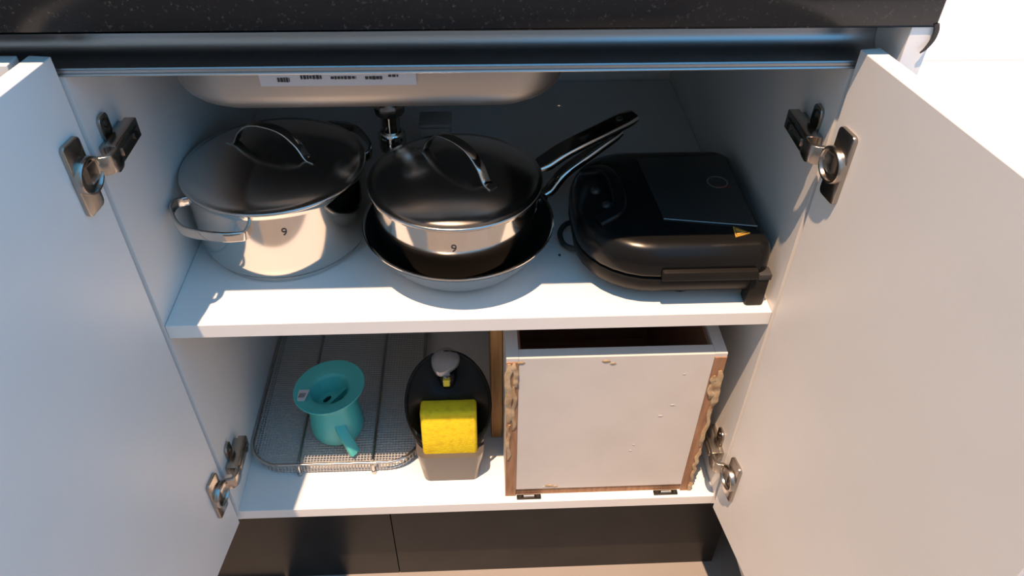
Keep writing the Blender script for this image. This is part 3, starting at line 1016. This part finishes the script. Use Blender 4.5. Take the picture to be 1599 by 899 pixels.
T = 0.0145
qbox('side_board', QX0, QX0 + T, QY0, QY1, ZB, QZ1, 'boxwhite')
qbox('side_board', QX1 - T, QX1, QY0, QY1, ZB, QZ1, 'boxwhite')
qbox('bottom_board', QX0 + T, QX1 - T, QY0 + 0.001, QY1, ZB, ZB + 0.014, 'rawwood')
fp = qbox('front_panel', QX0 + T, QX1 - T, QY0 - 0.0005, QY0 + 0.0145, ZB + 0.014, QZ1, 'boxwhite')
qbox('back_board', QX0 + T, QX1 - T, QY1 - 0.014, QY1, ZB + 0.014, QZ1, 'inner')
qbox('inner_lining', QX0 + T, QX1 - T, QY0 + 0.015, QY1 - 0.0145, ZB + 0.0145, ZB + 0.030, 'inner')
qbox('inner_lining', QX0 + T + 0.0003, QX0 + T + 0.003, QY0 + 0.015, QY1 - 0.0145, ZB + 0.030, QZ1 - 0.006, 'inner')
qbox('inner_lining', QX1 - T - 0.003, QX1 - T - 0.0003, QY0 + 0.015, QY1 - 0.0145, ZB + 0.030, QZ1 - 0.006, 'inner')
for x0, x1 in ((QX0, QX0 + T), (QX1 - T, QX1)):
    e_ = qbox('raw_edge', x0 + 0.0002, x1 - 0.0002, QY0 - 0.0012, QY0 + 0.0004, ZB, QZ1 - 0.006, 'rawwood', 0.0003)
    e_['label'] = 'raw brown wood end with dried glue'
# strings and lumps of dried glue
random.seed(11)


def glue(x0, x1, zlist, side):
    for (z0, z1, wd) in zlist:
        b = bmesh.new()
        n_ = max(6, int((z1 - z0) / 0.009))
        path = []
        sc = []
        xc = x0 if side < 0 else x1
        for i in range(n_ + 1):
            t_ = i / n_
            path.append((xc - qx + random.uniform(-0.0016, 0.0016), QY0 - qy - 0.0016 + random.uniform(-0.0008, 0.0006), z0 + (z1 - z0) * t_ - ZB))
            sc.append(random.uniform(0.75, 1.10) if 0 < i < n_ else 0.4)
        P_ = smooth_path(path, 3)
        S_ = []
        for i in range(len(P_)):
            k_ = min(i / 3, n_)
            i0 = min(int(k_), n_ - 1)
            S_.append(sc[i0] + (sc[i0 + 1] - sc[i0]) * (k_ - i0))
        sweep(b, P_, [(q[0], q[1]) for q in rrect2(wd, 0.0016, 0.0012, 3)], (0, 1, 0), False, S_)
        finish('dried_glue', b, 'glue', bx, 60)


glue(QX0 + 0.003, QX0 + 0.005, [(0.405, 0.508, 0.0042), (0.330, 0.400, 0.0026)], -1)
glue(QX0 + 0.010, QX0 + 0.0115, [(0.390, 0.470, 0.0028), (0.470, 0.509, 0.0036)], -1)
glue(QX1 - 0.003, QX1 - 0.0030, [(0.425, 0.488, 0.0050), (0.345, 0.425, 0.0030), (0.268, 0.340, 0.0026), (0.249, 0.266, 0.0030)], 1)
glue(QX1 - 0.009, QX1 - 0.0088, [(0.440, 0.480, 0.0040)], 1)
for (x, z, r_) in ((0.150, 0.508, 0.005), (0.158, 0.504, 0.004), (0.094, 0.268, 0.006), (0.102, 0.266, 0.004), (0.088, 0.2665, 0.003), (0.052, 0.509, 0.005), (0.238, 0.428, 0.0028), (0.226, 0.408, 0.003), (0.196, 0.340, 0.0026), (0.199, 0.352, 0.0022), (0.244, 0.483, 0.002)):
    b = bmesh.new()
    bmesh.ops.create_icosphere(b, subdivisions=2, radius=r_)
    for v in b.verts:
        v.co.y *= 0.12
        v.co.z *= 0.45
        v.co += Vector((random.uniform(-1, 1), 0, random.uniform(-1, 1))) * r_ * 0.14
    finish('dried_glue', b, 'glue' if r_ > 0.0031 else 'boxwhite', bx, 60, (x - qx, QY0 - 0.0008 - qy, z - ZB))
# little black hinge leaves under the front edge
for x in (0.0675, 0.2545):
    b = bmesh.new()
    box(b, x - 0.0165 - qx, x + 0.0165 - qx, QY0 - 0.0075 - qy, QY0 - 0.0003 - qy, 0.0, 0.0022, 0.0006)
    hl = finish('hinge_leaf', b, 'blackm', bx, 40)
    b = bmesh.new()
    sweep(b, [(x - 0.007 - qx, QY0 - 0.0040 - qy, 0.0034), (x + 0.007 - qx, QY0 - 0.0040 - qy, 0.0034)], circ(0.0022, 10))
    finish('hinge_pin', b, 'hingesteel', hl, 40)
    for dx in (-0.012, 0.012):
        b = bmesh.new()
        lathe(b, [(0, 0.0), (0.0028, 0.0), (0.0024, 0.0018), (0, 0.0018)], 12, (x + dx - qx, QY0 - 0.0040 - qy, 0.0020))
        finish('screw', b, 'darksteel', hl, 40)

# pine board standing between the caddy and the box
b = bmesh.new()
box(b, 0.0195, 0.0350, 0.110, 0.285, ZB, 0.535, 0.0008)
tag(finish('pine_board', b, 'pine'), 'upright pine board between the soap caddy and the white box', 'board')

# ------------------------------------------------------------------ white appliance beside the counter
ap = thing('white_appliance', 'white enamelled appliance standing beside the granite counter end', 'appliance', (0.68, 0.1, 0.0))
ax_, ay_ = 0.68, 0.1


def abox(name, x0, x1, y0, y1, z0, z1, m='enamel', bev=0.006):
    b = bmesh.new()
    box(b, x0 - ax_, x1 - ax_, y0 - ay_, y1 - ay_, z0, z1, bev, seg=3)
    return finish(name, b, m, ap, 40)


abox('body', 0.3815, 0.975, -0.205, 0.56, 0.085, 0.835)
abox('front_lid', 0.3805, 0.976, -0.210, 0.0330, 0.836, 0.856, bev=0.0008)
abox('rear_deck', 0.3805, 0.976, 0.0360, 0.56, 0.836, 0.857, bev=0.0008)
for x in (0.43, 0.93):
    for y in (-0.15, 0.50):
        b = bmesh.new()
        lathe(b, [(0, 0), (0.022, 0), (0.022, 0.02), (0.012, 0.024), (0.012, 0.09), (0, 0.09)], 16, (x - ax_, y - ay_, 0))
        finish('foot', b, 'rubber', ap, 40)
